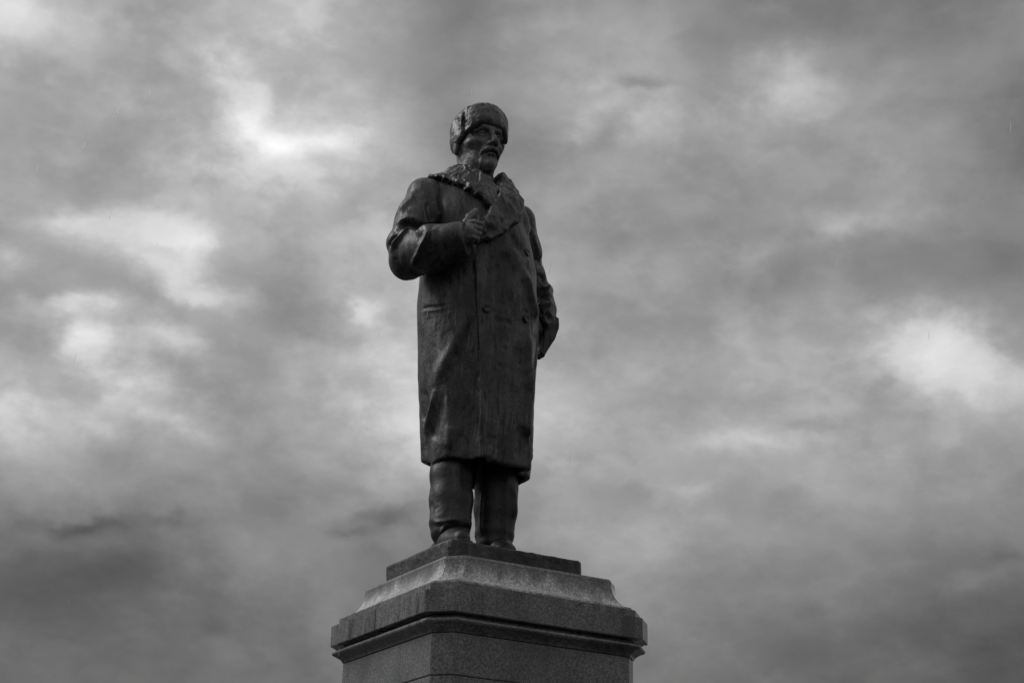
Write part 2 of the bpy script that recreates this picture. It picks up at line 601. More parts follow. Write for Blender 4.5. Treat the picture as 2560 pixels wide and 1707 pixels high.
STROKES = [('sleeveR', [(-0.426, -0.12, 1.106), (-0.402, -0.12, 1.135), (-0.369, -0.12, 1.151), (-0.335, -0.12, 1.15), (-0.306, -0.12, 1.152), (-0.278, -0.12, 1.161), (-0.255, -0.12, 1.182)], 0.011, -0.018),
 ('sleeveR', [(-0.407, -0.09, 1.136), (-0.386, -0.09, 1.163), (-0.356, -0.09, 1.185), (-0.324, -0.09, 1.187)], 0.012, 0.009),
 ('sleeveR', [(-0.375, -0.17, 0.959), (-0.363, -0.17, 0.984), (-0.348, -0.17, 1.015), (-0.333, -0.17, 1.058), (-0.312, -0.17, 1.102), (-0.297, -0.17, 1.126)], 0.009, 0.014),
 ('sleeveR', [(-0.415, -0.08, 1.047), (-0.399, -0.08, 1.084), (-0.375, -0.08, 1.113), (-0.354, -0.08, 1.146), (-0.326, -0.08, 1.156)], 0.008, 0.012),
 ('sleeveR', [(-0.416, -0.06, 1.065), (-0.404, -0.06, 1.094), (-0.38, -0.06, 1.128)], 0.008, -0.01),
 ('sleeveR', [(-0.413, -0.1, 1.017), (-0.392, -0.1, 0.987), (-0.362, -0.1, 0.964)], 0.01, -0.006),
 ('sleeveR', [(-0.349, -0.14, 1.113), (-0.321, -0.14, 1.126), (-0.287, -0.14, 1.141)], 0.012, 0.008),
 ('sleeveR', [(-0.319, -0.05, 1.319), (-0.329, -0.05, 1.29), (-0.36, -0.05, 1.258), (-0.375, -0.05, 1.225)], 0.012, 0.007),
 ('sleeveR', [(-0.319, -0.2, 1.066), (-0.318, -0.2, 1.022)], 0.008, -0.004),
 ('sleeveR', [(-0.283, -0.22, 1.073), (-0.273, -0.22, 1.043), (-0.272, -0.22, 1.007)], 0.008, -0.004),
 ('both', [(-0.292, -0.1, 1.273), (-0.277, -0.1, 1.237), (-0.264, -0.1, 1.189)], 0.012, -0.011),
 ('both', [(-0.284, -0.13, 1.266), (-0.266, -0.13, 1.228), (-0.253, -0.13, 1.2)], 0.01, 0.005),
 ('coat', [(-0.297, -0.11, 0.829), (-0.278, -0.11, 0.843), (-0.227, -0.11, 0.865), (-0.182, -0.11, 0.888)], 0.0055, -0.0045),
 ('coat', [(-0.295, -0.11, 0.82), (-0.274, -0.11, 0.835), (-0.223, -0.11, 0.858), (-0.179, -0.11, 0.881)], 0.006, 0.003),
 ('coat', [(-0.114, -0.14, 0.867), (-0.139, -0.14, 0.808), (-0.171, -0.14, 0.735), (-0.202, -0.14, 0.669), (-0.236, -0.14, 0.591), (-0.249, -0.14, 0.512)], 0.022, 0.009),
 ('coat', [(-0.227, -0.1, 0.539), (-0.233, -0.1, 0.487), (-0.242, -0.1, 0.434), (-0.25, -0.1, 0.389), (-0.251, -0.1, 0.345)], 0.009, 0.013),
 ('coat', [(-0.232, -0.03, 0.575), (-0.226, -0.03, 0.508), (-0.227, -0.03, 0.444)], 0.012, -0.009),
 ('coat', [(-0.205, -0.12, 0.521), (-0.219, -0.12, 0.455), (-0.232, -0.12, 0.39), (-0.24, -0.12, 0.342)], 0.016, -0.008),
 ('coat', [(-0.119, -0.16, 0.852), (-0.131, -0.16, 0.77), (-0.146, -0.16, 0.701), (-0.162, -0.16, 0.601)], 0.02, -0.007),
 ('coat', [(0.119, -0.1, 1.105), (0.137, -0.1, 1.06), (0.152, -0.1, 1.011), (0.168, -0.1, 0.956), (0.176, -0.1, 0.916)], 0.01, 0.013),
 ('coat', [(0.142, -0.1, 0.867), (0.148, -0.1, 0.753), (0.147, -0.1, 0.652)], 0.011, 0.015),
 ('coat', [(0.167, -0.07, 0.744), (0.166, -0.07, 0.647), (0.159, -0.07, 0.529), (0.152, -0.07, 0.43), (0.149, -0.07, 0.365)], 0.011, 0.022),
 ('coat', [(0.218, -0.02, 0.758), (0.213, -0.02, 0.638), (0.203, -0.02, 0.535), (0.199, -0.02, 0.436), (0.195, -0.02, 0.366)], 0.013, -0.024),
 ('coat', [(0.091, -0.13, 0.934), (0.092, -0.13, 0.798), (0.104, -0.13, 0.634)], 0.03, -0.006),
 ('coat', [(0.009, -0.16, 1.237), (0.046, -0.16, 1.174), (0.082, -0.16, 1.124)], 0.011, -0.007),
 ('coat', [(0.097, -0.1, 1.36), (0.112, -0.1, 1.33), (0.131, -0.1, 1.288), (0.146, -0.1, 1.248)], 0.011, 0.015),
 ('coat', [(0.146, -0.04, 1.399), (0.172, -0.04, 1.358), (0.183, -0.04, 1.32)], 0.012, -0.018),
 ('coat', [(-0.028, -0.17, 1.124), (0.007, -0.17, 1.127), (0.042, -0.17, 1.11), (0.078, -0.17, 1.063)], 0.03, 0.006),
 ('coat', [(-0.027, -0.16, 0.378), (-0.031, -0.16, 0.345), (-0.036, -0.16, 0.31)], 0.008, 0.01),
 ('coat', [(-0.092, -0.16, 0.328), (-0.078, -0.16, 0.393), (-0.068, -0.16, 0.49), (-0.069, -0.16, 0.554)], 0.012, 0.005),
 ('coat', [(-0.192, -0.14, 0.321), (-0.182, -0.14, 0.378), (-0.17, -0.14, 0.425)], 0.02, 0.006),
 ('coat', [(-0.13, -0.165, 1.088), (-0.121, -0.165, 0.971), (-0.117, -0.165, 0.905), (-0.107, -0.165, 0.807), (-0.099, -0.165, 0.743), (-0.088, -0.165, 0.615)], 0.0055, -0.005),
 ('leg', [(0.15, -0.02, 0.306), (0.155, -0.02, 0.238), (0.158, -0.02, 0.197)], 0.007, 0.008),
 ('leg', [(0.013, -0.04, 0.235), (0.012, -0.04, 0.157), (0.012, -0.04, 0.093)], 0.006, 0.006),
 ('leg', [(-0.185, -0.02, 0.282), (-0.178, -0.02, 0.206), (-0.172, -0.02, 0.144)], 0.008, -0.006),
 ('leg', [(-0.206, -0.1, 0.075), (-0.168, -0.1, 0.091), (-0.136, -0.1, 0.108), (-0.101, -0.1, 0.116)], 0.008, 0.008),
 ('leg', [(-0.177, -0.12, 0.038), (-0.156, -0.12, 0.061), (-0.124, -0.12, 0.077), (-0.088, -0.12, 0.077), (-0.068, -0.12, 0.068)], 0.008, -0.008),
 ('leg', [(-0.182, -0.11, 0.035), (-0.162, -0.11, 0.073), (-0.157, -0.11, 0.086)], 0.008, 0.006),
 ('leg', [(-0.159, -0.14, 0.02), (-0.125, -0.14, 0.05), (-0.106, -0.14, 0.04)], 0.01, 0.005),
 ('sleeveL', [(0.259, 0.05, 1.17), (0.283, 0.05, 1.174), (0.308, 0.05, 1.17)], 0.01, -0.008),
 ('sleeveL', [(0.276, 0.04, 1.123), (0.297, 0.04, 1.13), (0.317, 0.04, 1.138)], 0.012, 0.012),
 ('sleeveL', [(0.256, 0.04, 1.142), (0.283, 0.04, 1.147), (0.311, 0.04, 1.151)], 0.012, -0.01),
 ('sleeveL', [(0.266, 0.04, 1.071), (0.293, 0.04, 1.083), (0.326, 0.04, 1.086)], 0.013, -0.014),
 ('sleeveL', [(0.263, 0.03, 1.048), (0.279, 0.03, 1.053), (0.304, 0.03, 1.064), (0.326, 0.03, 1.067)], 0.012, 0.012),
 ('sleeveL', [(0.296, 0.02, 1.02), (0.304, 0.02, 1.005), (0.299, 0.02, 1.001)], 0.012, -0.012),
 ('sleeveL', [(0.322, 0.04, 1.034), (0.338, 0.04, 1.012)], 0.007, 0.008),
 ('sleeveL', [(0.249, 0.0, 0.979), (0.268, 0.0, 0.984), (0.282, 0.0, 0.97), (0.29, 0.0, 0.947)], 0.011, 0.012),
 ('sleeveL', [(0.264, 0.08, 1.374), (0.273, 0.08, 1.326), (0.286, 0.08, 1.291)], 0.008, 0.006),
 ('sleeveL', [(0.278, 0.07, 1.263), (0.287, 0.07, 1.218)], 0.015, -0.008),
 ('hat', [(-0.145, -0.08, 1.719), (-0.147, -0.08, 1.684), (-0.147, -0.08, 1.655), (-0.141, -0.08, 1.633)], 0.01, -0.01),
 ('hat', [(-0.136, -0.0, 1.714), (-0.13, -0.0, 1.679), (-0.123, -0.0, 1.652)], 0.012, -0.005),
 ('hat', [(0.029, -0.03, 1.799), (0.058, -0.03, 1.773), (0.069, -0.03, 1.737)], 0.012, -0.004),
 ('hat', [(-0.122, -0.12, 1.656), (-0.092, -0.12, 1.675), (-0.065, -0.12, 1.676), (-0.031, -0.12, 1.672)], 0.015, 0.004),
 ('head', [(-0.115, -0.06, 1.565), (-0.11, -0.06, 1.536)], 0.006, -0.002),
 ('head', [(-0.077, -0.08, 1.559), (-0.079, -0.08, 1.527), (-0.07, -0.08, 1.516)], 0.007, -0.005),
 ('head', [(-0.069, -0.1, 1.571), (-0.086, -0.1, 1.547)], 0.006, -0.003),
 ('head', [(-0.094, -0.06, 1.608), (-0.114, -0.06, 1.585), (-0.131, -0.06, 1.569)], 0.014, 0.005),
 ('head', [(-0.09, -0.07, 1.563), (-0.093, -0.07, 1.545)], 0.02, -0.004)]

SIDE = np.array([math.cos(math.radians(29.9)), -math.sin(math.radians(29.9)), 0])
VIEW = np.array([.499 * .89, .867 * .89, .455])          # the oblique direction the folds are carved along
UPV = np.cross(SIDE, VIEW)


def carve(V, N, parts):
    """push the skin in or out along the fold lines of the named parts"""
    A = np.stack([V @ SIDE, V @ UPV], 1)
    face = np.clip((-(N @ VIEW)) * 4 + 0.6, 0, 1)
    dep = V @ VIEW
    D = np.zeros(len(V))
    for part, pts, w, amp in STROKES:
        if part not in parts:
            continue
        p = np.array(pts)
        P = np.stack([p @ SIDE, p @ UPV], 1)
        dm = float((p @ VIEW).mean())
        lo, hi = P.min(0) - 3 * w, P.max(0) + 3 * w
        sel = np.nonzero((A[:, 0] > lo[0]) & (A[:, 0] < hi[0]) & (A[:, 1] > lo[1]) & (A[:, 1] < hi[1]) & (face > 0)
                         & (abs(dep - dm) < .14))[0]
        if not len(sel):
            continue
        q = A[sel]
        best = np.full(len(sel), 1e9)
        tt = np.zeros(len(sel))
        ns = len(P) - 1
        for k in range(ns):
            e = P[k + 1] - P[k]
            t = np.clip(((q - P[k]) @ e) / (e @ e + 1e-12), 0, 1)
            d = ((q - P[k] - t[:, None] * e) ** 2).sum(1)
            m = d < best
            best = np.where(m, d, best)
            tt = np.where(m, (k + t) / ns, tt)
        fade = sst(tt, -0.02, 0.22) * (1 - sst(tt, 0.78, 1.02))
        fade = 0.25 + 0.75 * fade
        D[sel] += amp * (1.3 if part[:4] in ('slee', 'both', 'coat') else 1.2) * np.exp(-best / w ** 2) * fade * face[sel]
    return D


K = 2.95                       # the figure is built in human metres and cast this many times larger
STAT_LOC = (-.06 * K, .02 * K, 5.596)


def cast(name, g, F, mat, parent, disp=None, it=1, carved=()):
    V, Q = surface(g, F)
    V = relax(V, Q, it, 0.5)
    N = normals(V, Q)
    if carved:
        V = V + N * carve(V, N, carved)[:, None]
        V = relax(V, Q, 1, 0.4)
        N = normals(V, Q)
    if disp:
        V = V + N * disp(V, N)[:, None]
    me = bpy.data.meshes.new(name)
    me.vertices.add(len(V))
    me.vertices.foreach_set('co', (V * K).astype(np.float32).ravel())
    me.loops.add(len(Q) * 4)
    me.loops.foreach_set('vertex_index', Q.astype(np.int32).ravel())
    me.polygons.add(len(Q))
    me.polygons.foreach_set('loop_start', np.arange(0, len(Q) * 4, 4, dtype=np.int32))
    me.polygons.foreach_set('loop_total', np.full(len(Q), 4, np.int32))
    me.polygons.foreach_set('use_smooth', np.ones(len(Q), bool))
    me.update()
    me.validate()
    return link(name, me, mat, parent)

# ------------------------------------------------------------------ ground


def box(name, lo, hi, mat, parent=None, bev=0.0):
    bm = bmesh.new()
    bmesh.ops.create_cube(bm, size=1)
    for v in bm.verts:
        for i in range(3):
            v.co[i] = lo[i] if v.co[i] < 0 else hi[i]
    if bev:
        bmesh.ops.bevel(bm, geom=list(bm.edges), offset=bev, segments=2, affect='EDGES')
    me = bpy.data.meshes.new(name)
    bm.to_mesh(me)
    bm.free()
    return link(name, me, mat, parent)


bm = bmesh.new()
bmesh.ops.create_circle(bm, cap_ends=True, radius=6000, segments=64)
me = bpy.data.meshes.new('ground')
bm.to_mesh(me)
bm.free()
gr = link('ground', me, M_PAVE)
gr['kind'] = 'structure'

# ------------------------------------------------------------------ granite pedestal
ped = empty('pedestal', (0, 0, 0), 'tall grey granite pedestal with moulded cornice and chamfered corners under the bronze figure', 'pedestal')


def ring_pts(a, b, c):
    return [(-a + c, -b), (a - c, -b), (a, -b + c), (a, b - c), (a - c, b), (-a + c, b), (-a, b - c), (-a, -b + c)]


def turned(name, prof, mat, parent, ycut=None, wear=True):
    """stack of chamfered-square rings (a,b,c,z); ycut=(lo,hi) keeps only that slab of the block"""
    bm = bmesh.new()
    rows = []
    for a, b, c, z in prof:
        rows.append([bm.verts.new((x, y, z)) for x, y in ring_pts(a, b, c)])
    for r0, r1 in zip(rows[:-1], rows[1:]):
        for i in range(8):
            j = (i + 1) % 8
            bm.faces.new((r0[i], r0[j], r1[j], r1[i]))
    bm.faces.new(rows[0][::-1])
    bm.faces.new(rows[-1])
    bmesh.ops.recalc_face_normals(bm, faces=bm.faces)
    if ycut:
        for y, s in ((ycut[0], 1), (ycut[1], -1)):
            if y is None:
                continue
            geom = list(bm.verts) + list(bm.edges) + list(bm.faces)
            r = bmesh.ops.bisect_plane(bm, geom=geom, plane_co=(0, y, 0), plane_no=(0, -s, 0), clear_outer=True)
            es = [e for e in r['geom_cut'] if isinstance(e, bmesh.types.BMEdge)]
            bmesh.ops.holes_fill(bm, edges=es, sides=0)
    if wear:
        long = [e for e in bm.edges if e.calc_length() > .5]
        bmesh.ops.subdivide_edges(bm, edges=long, cuts=36, use_grid_fill=False)
        rr = random.Random(len(name) * 13 + int(prof[0][3] * 100))
        for v in bm.verts:
            j = rr.gauss(0, .0012) - (rr.random() < .05) * rr.uniform(.003, .008)
            d = Vector((v.co.x, v.co.y, 0)).normalized()
            v.co += d * j
            v.co.z += rr.gauss(0, .0009)
    sharp = [e for e in bm.edges if len(e.link_faces) == 2 and e.calc_face_angle(0) > 0.35]
    bmesh.ops.bevel(bm, geom=sharp, offset=0.006, segments=2, affect='EDGES', clamp_overlap=True)
    for f in bm.faces:
        f.smooth = False
    me = bpy.data.meshes.new(name)
    bm.to_mesh(me)
    bm.free()
    o = link(name, me, mat, parent)
    return o


def quarter(a0, b0, c0, z0, a1, b1, c1, z1, n=14):
    out = []
    for i in range(n + 1):
        t = math.pi / 2 * i / n
        k = 1 - math.cos(t)
        out.append((a0 + (a1 - a0) * k, b0 + (b1 - b0) * k, c0 + (c1 - c0) * k, z0 - (z0 - z1) * math.sin(t)))
    return out


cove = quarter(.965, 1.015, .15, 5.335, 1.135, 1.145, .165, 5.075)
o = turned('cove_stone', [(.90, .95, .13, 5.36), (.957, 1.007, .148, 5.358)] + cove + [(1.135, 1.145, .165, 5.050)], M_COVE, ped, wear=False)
turned('fillet_stone', [(1.172, 1.182, .18, 4.970), (1.172, 1.182, .18, 5.047)], M_GRAN, ped)
# the fascia course is laid in blocks
cuts = [(None, -0.003), (0.003, None)]
for lo, hi in cuts:
    turned('fascia_block', [(1.241, 1.241, .205, 4.758), (1.241, 1.241, .205, 4.967)], M_GRAN, ped, ycut=(lo, hi))
turned('groove_stone', [(1.13, 1.13, .17, 4.722), (1.13, 1.13, .17, 4.755)], M_GRAN, ped)
tor = []
for i in range(13):
    t = math.pi * i / 12
    tor.append((1.188 + .036 * math.sin(t), 1.188 + .036 * math.sin(t), .19 + .01 * math.sin(t), 4.690 + .030 * math.cos(t)))
low = [(1.180, 1.180, .188, 4.657), (1.160, 1.160, .180, 4.640), (1.138, 1.138, .17, 4.622), (1.128, 1.128, .16, 4.606), (1.126, 1.126, .158, 4.598)]
turned('torus_stone', [(1.14, 1.14, .18, 4.7195)] + tor + low, M_GRAN, ped, wear=False)
zz = [4.596, 4.207, 3.36, 2.5, 1.65, 0.85]
for i in range(len(zz) - 1):
    turned('shaft_course', [(1.117, 1.117, .154, zz[i + 1] + .004), (1.117, 1.117, .154, zz[i] - .004)], M_SHAFT, ped, wear=False)
turned('joint_core', [(1.105, 1.105, .15, .86), (1.105, 1.105, .15, 4.60)], M_JOINT, ped, wear=False)
turned('base_stone', [(1.45, 1.45, .22, 0.42), (1.45, 1.45, .22, .72), (1.40, 1.40, .21, .76), (1.2, 1.2, .17, .848)], M_GRAN, ped, wear=False)
turned('step_stone', [(1.9, 1.9, .25, 0.0), (1.9, 1.9, .25, .418)], M_GRAN, ped, wear=False)

# ------------------------------------------------------------------ bronze figure
stat = empty('statue', STAT_LOC, 'dark bronze standing man in fur hat and long overcoat, one hand on his lapel', 'statue')

# bronze slab the figure stands on (statue-local coordinates)
g = Grid((-.25, -.27, -.085), (.33, .26, .01), .0045)
qx = np.abs(g.X - .0425) - .2550
qy = np.abs(g.Y + .0075) - .2365
ch = (qx + qy + .012) * .7071
side = np.maximum(np.maximum(qx, qy), ch)
side = side - .004
und = (side + (-.064 - g.Z) * 0.9) * .74
F = smax(smax(side, und, .004), np.maximum(g.Z - .0, -.0795 - g.Z), .005)


def d_slab(V, N):
    a = .0022 * vnoise(V, 14) + .0016 * vnoise(V, 40, 5) + .0008 * vnoise(V, 110, 3)
    d = a * (np.abs(N[:, 2]) < .9)
    return d


cast('plinth', g, F, M_BASE, stat, d_slab)

# ---- overcoat ---------------------------------------------------------------
PROF = np.array([
    # z, cx, cy, rx, ry
    [.25, .013, .000, .182, .160],
    [.33, .013, .000, .187, .160],
    [.50, .007, .000, .202, .164],
    [.70, -.004, -.002, .219, .168],
    [.85, -.009, -.004, .226, .170],
    [.96, -.012, -.006, .228, .172],
    [1.10, -.018, -.006, .219, .172],
    [1.20, -.032, -.004, .209, .166],
    [1.30, -.040, .000, .206, .150],
    [1.36, -.038, .004, .205, .130],
    [1.41, -.036, .008, .165, .100],
    [1.45, -.036, .012, .110, .080],
    [1.50, -.038, .016, .075, .070],
])


def body_field(g, inset=0.0):
    z = np.clip(g.Z, PROF[0, 0], PROF[-1, 0])
    P = [np.interp(z.ravel(), PROF[:, 0], PROF[:, i]).astype(np.float32)[None, None, :] for i in range(1, 5)]
    rx, ry = P[2] - inset, P[3] - inset
    x, y = np.abs(g.X - P[0]) / rx, np.abs(g.Y - P[1]) / ry
    k = (x ** 2.25 + y ** 2.25) ** (1 / 2.25)
    return ((k - 1) * np.minimum(rx, ry)).astype(np.float32)


def coat_field(g):
    F = body_field(g)
    F = smin(F, cap(g, (-.205, -.002, 1.336), (.140, .010, 1.352), .068, .060), .05)
    F = smin(F, ell(g, (-.06, -.09, 1.24), (.15, .085, .14)), .06)
    # overlap of the double-breasted front: his left panel lies over the right
    ex = np.interp(g.Z.ravel(), [.2, .40, .71, .90, 1.04, 1.3], [-.074, -.078, -.094, -.118, -.127, -.12]).astype(np.float32)[None, None, :]
    F = F - .015 * sst(g.X - ex, -.003, .003) * sst(-g.Y, .05, .09) * (1 - sst(g.X, .05, .19)) * (1 - sst(g.Z, 1.18, 1.26))
    return F


g = Grid((-.33, -.25, .27), (.31, .23, 1.47), .0042)
F = coat_field(g)
ang = np.arctan2(g.Y, g.X)
# soft folds widening to the hem
wk = sst(.95 - g.Z, 0, .6)
F = smax(F, -cap(g, (.165, -.109, .22), (.188, -.101, .85), .027, .005), .013)
F = smin(F, cap(g, (.138, -.122, .30), (.150, -.138, .72), .016, .006), .012)
F = F - wk * (.006 * np.cos(7 * ang + .6) + .004 * np.cos(11 * ang + 2.0 + 1.5 * g.Z))
hem = .322 + .004 * np.cos(3 * ang + 1.0) + .003 * np.cos(7 * ang) - .022 * np.exp(-((ang - .5) / .55) ** 2) + .034 * np.exp(-((ang - 2.5) / .6) ** 2)
shell = F + .020
F = smax(F, hem - g.Z, .008)
inner = smax(shell, g.Z - 1.0, .05)
F = smax(F, -inner, .006)


def d_coat(V, N):
    d = .0030 * vnoise(V, 9, 2) + .0018 * vnoise(V * [1, 1, .45], 26, 4) + .0010 * vnoise(V * [1, 1, .5], 60, 1)
    pit = vnoise(V * [1, 1, .4], 75, 9)
    d -= .0022 * np.clip(pit - .45, 0, 1) * 3 * (V[:, 0] > -.13)
    return d


cast('overcoat', g, F, M_COAT, stat, d_coat, 1, ('coat', 'both'))

# ---- right sleeve, arm bent across the chest --------------------------------------
g = Grid((-.45, -.34, .96), (-.11, .12, 1.47), .0036)
up = chain(g, [(-.244, -.004, 1.334, .078), (-.276, -.012, 1.23, .084), (-.306, -.025, 1.125, .084)], .03)
fo = chain(g, [(-.308, -.035, 1.083, .082), (-.280, -.135, 1.070, .080), (-.222, -.205, 1.090, .062)], .03)
cf = cap(g, (-.262, -.165, 1.080), (-.190, -.232, 1.094), .069, .061)
cf = smax(cf, plane(g, (-.194, -.231, 1.104), (.69, -.64, .10)), .006)
cf = smax(cf, -plane(g, (-.250, -.178, 1.094), (.69, -.64, .10)), .006)
hol = cap(g, (-.23, -.195, 1.088), (-.16, -.262, 1.096), .050, .050)
cf = np.maximum(cf, -hol)
fo = np.maximum(fo, plane(g, (-.20, -.225, 1.10), (.69, -.64, .10)))
F = smin(up, smin(fo, cf, .006), .010)
F = smin(F, ell(g, (-.358, -.012, 1.125), (.034, .045, .034)), .03)
F = smin(F, ell(g, (-.316, -.02, 1.045), (.058, .07, .058)), .03)


def d_slv(V, N):
    return .0034 * vnoise(V, 13, 6) + .0016 * vnoise(V * [1, 1, .5], 34, 4) + .0008 * vnoise(V * [1, 1, .5], 70, 1)


cast('sleeve', g, F, M_COAT, stat, d_slv, 1, ('sleeveR', 'both'))

# ---- left sleeve, arm drawn back -----------------------------------------------------
g = Grid((.07, -.08, .79), (.42, .22, 1.47), .0036)
F = chain(g, [(.165, .020, 1.362, .064), (.205, .045, 1.26, .060), (.250, .075, 1.16, .058), (.282, .080, 1.09, .060)], .03)
F = smin(F, chain(g, [(.296, .080, 1.08, .060), (.292, .060, 1.02, .056), (.292, .045, .985, .052)], .02), .012)
F = smin(F, ell(g, (.296, .080, 1.135), (.056, .050, .032), 0, .3), .014)
F = smin(F, ell(g, (.302, .066, 1.052), (.056, .052, .032), 0, .3), .014)
wd = poly2d(g.X, g.Z, [(.238, .99), (.30, 1.02), (.345, 1.0), (.350, .96), (.338, .915), (.318, .88), (.294, .833), (.276, .842), (.262, .89), (.248, .94)])
wd = smax(wd, np.abs(g.Y - .045) - .022 - (g.Z - .83) * .12, .006)
F = smin(F, wd, .008)
F = smax(F, -ell(g, (.262, .012, .93), (.022, .03, .085)), .006)
cast('sleeve', g, F, M_COAT, stat, d_slv, 1, ('sleeveL', 'bothL'))

# ---- fur collar and lapels -----------------------------------------------------------
g = Grid((-.29, -.27, 1.08), (.24, .18, 1.58), .0038)
F0 = coat_field(g)
zc = np.clip(g.Z, 1.36, 1.58)
rx = np.interp(zc.ravel(), [1.36, 1.40, 1.44, 1.465, 1.49, 1.51, 1.53], [.215, .185, .157, .136, .106, .086, .078]).astype(np.float32)[None, None, :]
ry = np.interp(zc.ravel(), [1.36, 1.40, 1.44, 1.465, 1.49, 1.51, 1.53], [.165, .152, .136, .124, .108, .094, .086]).astype(np.float32)[None, None, :]
kx, ky = (g.X + .038) / rx, (g.Y - .012) / ry
cape = (np.sqrt(kx ** 2 + ky ** 2) - 1) * ry
cape = smax(cape, g.Z - (1.531 - np.clip(-(g.Y - .05), 0, .2) * .40), .016)
hole = (np.sqrt(((g.X + .038) / .078) ** 2 + ((g.Y - .005) / .085) ** 2) - 1) * .078
cape = smax(cape, -smax(hole, 1.40 - g.Z, .01), .012)
cape = smax(cape, 1.372 - g.Z - .25 * np.abs(g.X + .035) + .04, .014)
RL = [(-.250, 1.412), (-.215, 1.398), (-.190, 1.375), (-.166, 1.349), (-.132, 1.314), (-.097, 1.284), (-.068, 1.262), (-.044, 1.33), (-.034, 1.385), (-.069, 1.430), (-.104, 1.462), (-.12, 1.60), (-.30, 1.60)]
LL = [(-.126, 1.115), (-.075, 1.132), (-.025, 1.176), (.004, 1.212), (.036, 1.236), (.062, 1.290), (.080, 1.335), (.090, 1.375), (.094, 1.41), (.10, 1.6), (.05, 1.60), (.035, 1.50), (.010, 1.44), (-.012, 1.385), (-.047, 1.324), (-.081, 1.256), (-.102, 1.214), (-.126, 1.166)]
mR, mL = poly2d(g.X, g.Z, RL), poly2d(g.X, g.Z, LL)
fr = g.Y - .03
lapR = smax(smax(smax(smin(F0, cape + .02, .02) - .020, mR, .009), fr, .02), g.Z - 1.490, .012)
lapL = smax(smax(smax(smin(F0, cape + .02, .02) - .028, mL, .009), fr, .02), g.Z - 1.500, .012)
back = smax(cape, -(g.Y + .0), .02)
mm = np.minimum(mR, mL)
capeF = smax(cape, smin(mm, -(g.Y - .01) * 1.0, .01), .01)
F = smin(smin(smin(lapR, lapL, .002), back, .02), capeF, .01)
F = np.maximum(F, -(F0 + .010))


def d_fur(V, N):
    # wavy locks combed down the collar, deep cuts between them
    W = V + .022 * np.stack([vnoise(V, 16, 1), vnoise(V, 16, 2), vnoise(V, 16, 3)], 1)
    a = 1 - np.abs(vnoise(W * [1, 1, .34], 62, 3))
    c = 1 - np.abs(vnoise(W * [1, 1, .5], 30, 7))
    f = vnoise(W * [1, 1, .45], 120, 5)
    return .0095 * (a - .62) + .010 * (c - .62) + .0018 * f + .003 * vnoise(V, 14, 4)


cast('fur_collar', g, F, M_FUR, stat, d_fur, 1)

# ---- body: head, neck, trunk core, arms, hands, legs as one continuous figure --------------
HX = -.038


def mir(s, x):
    return HX + s * x


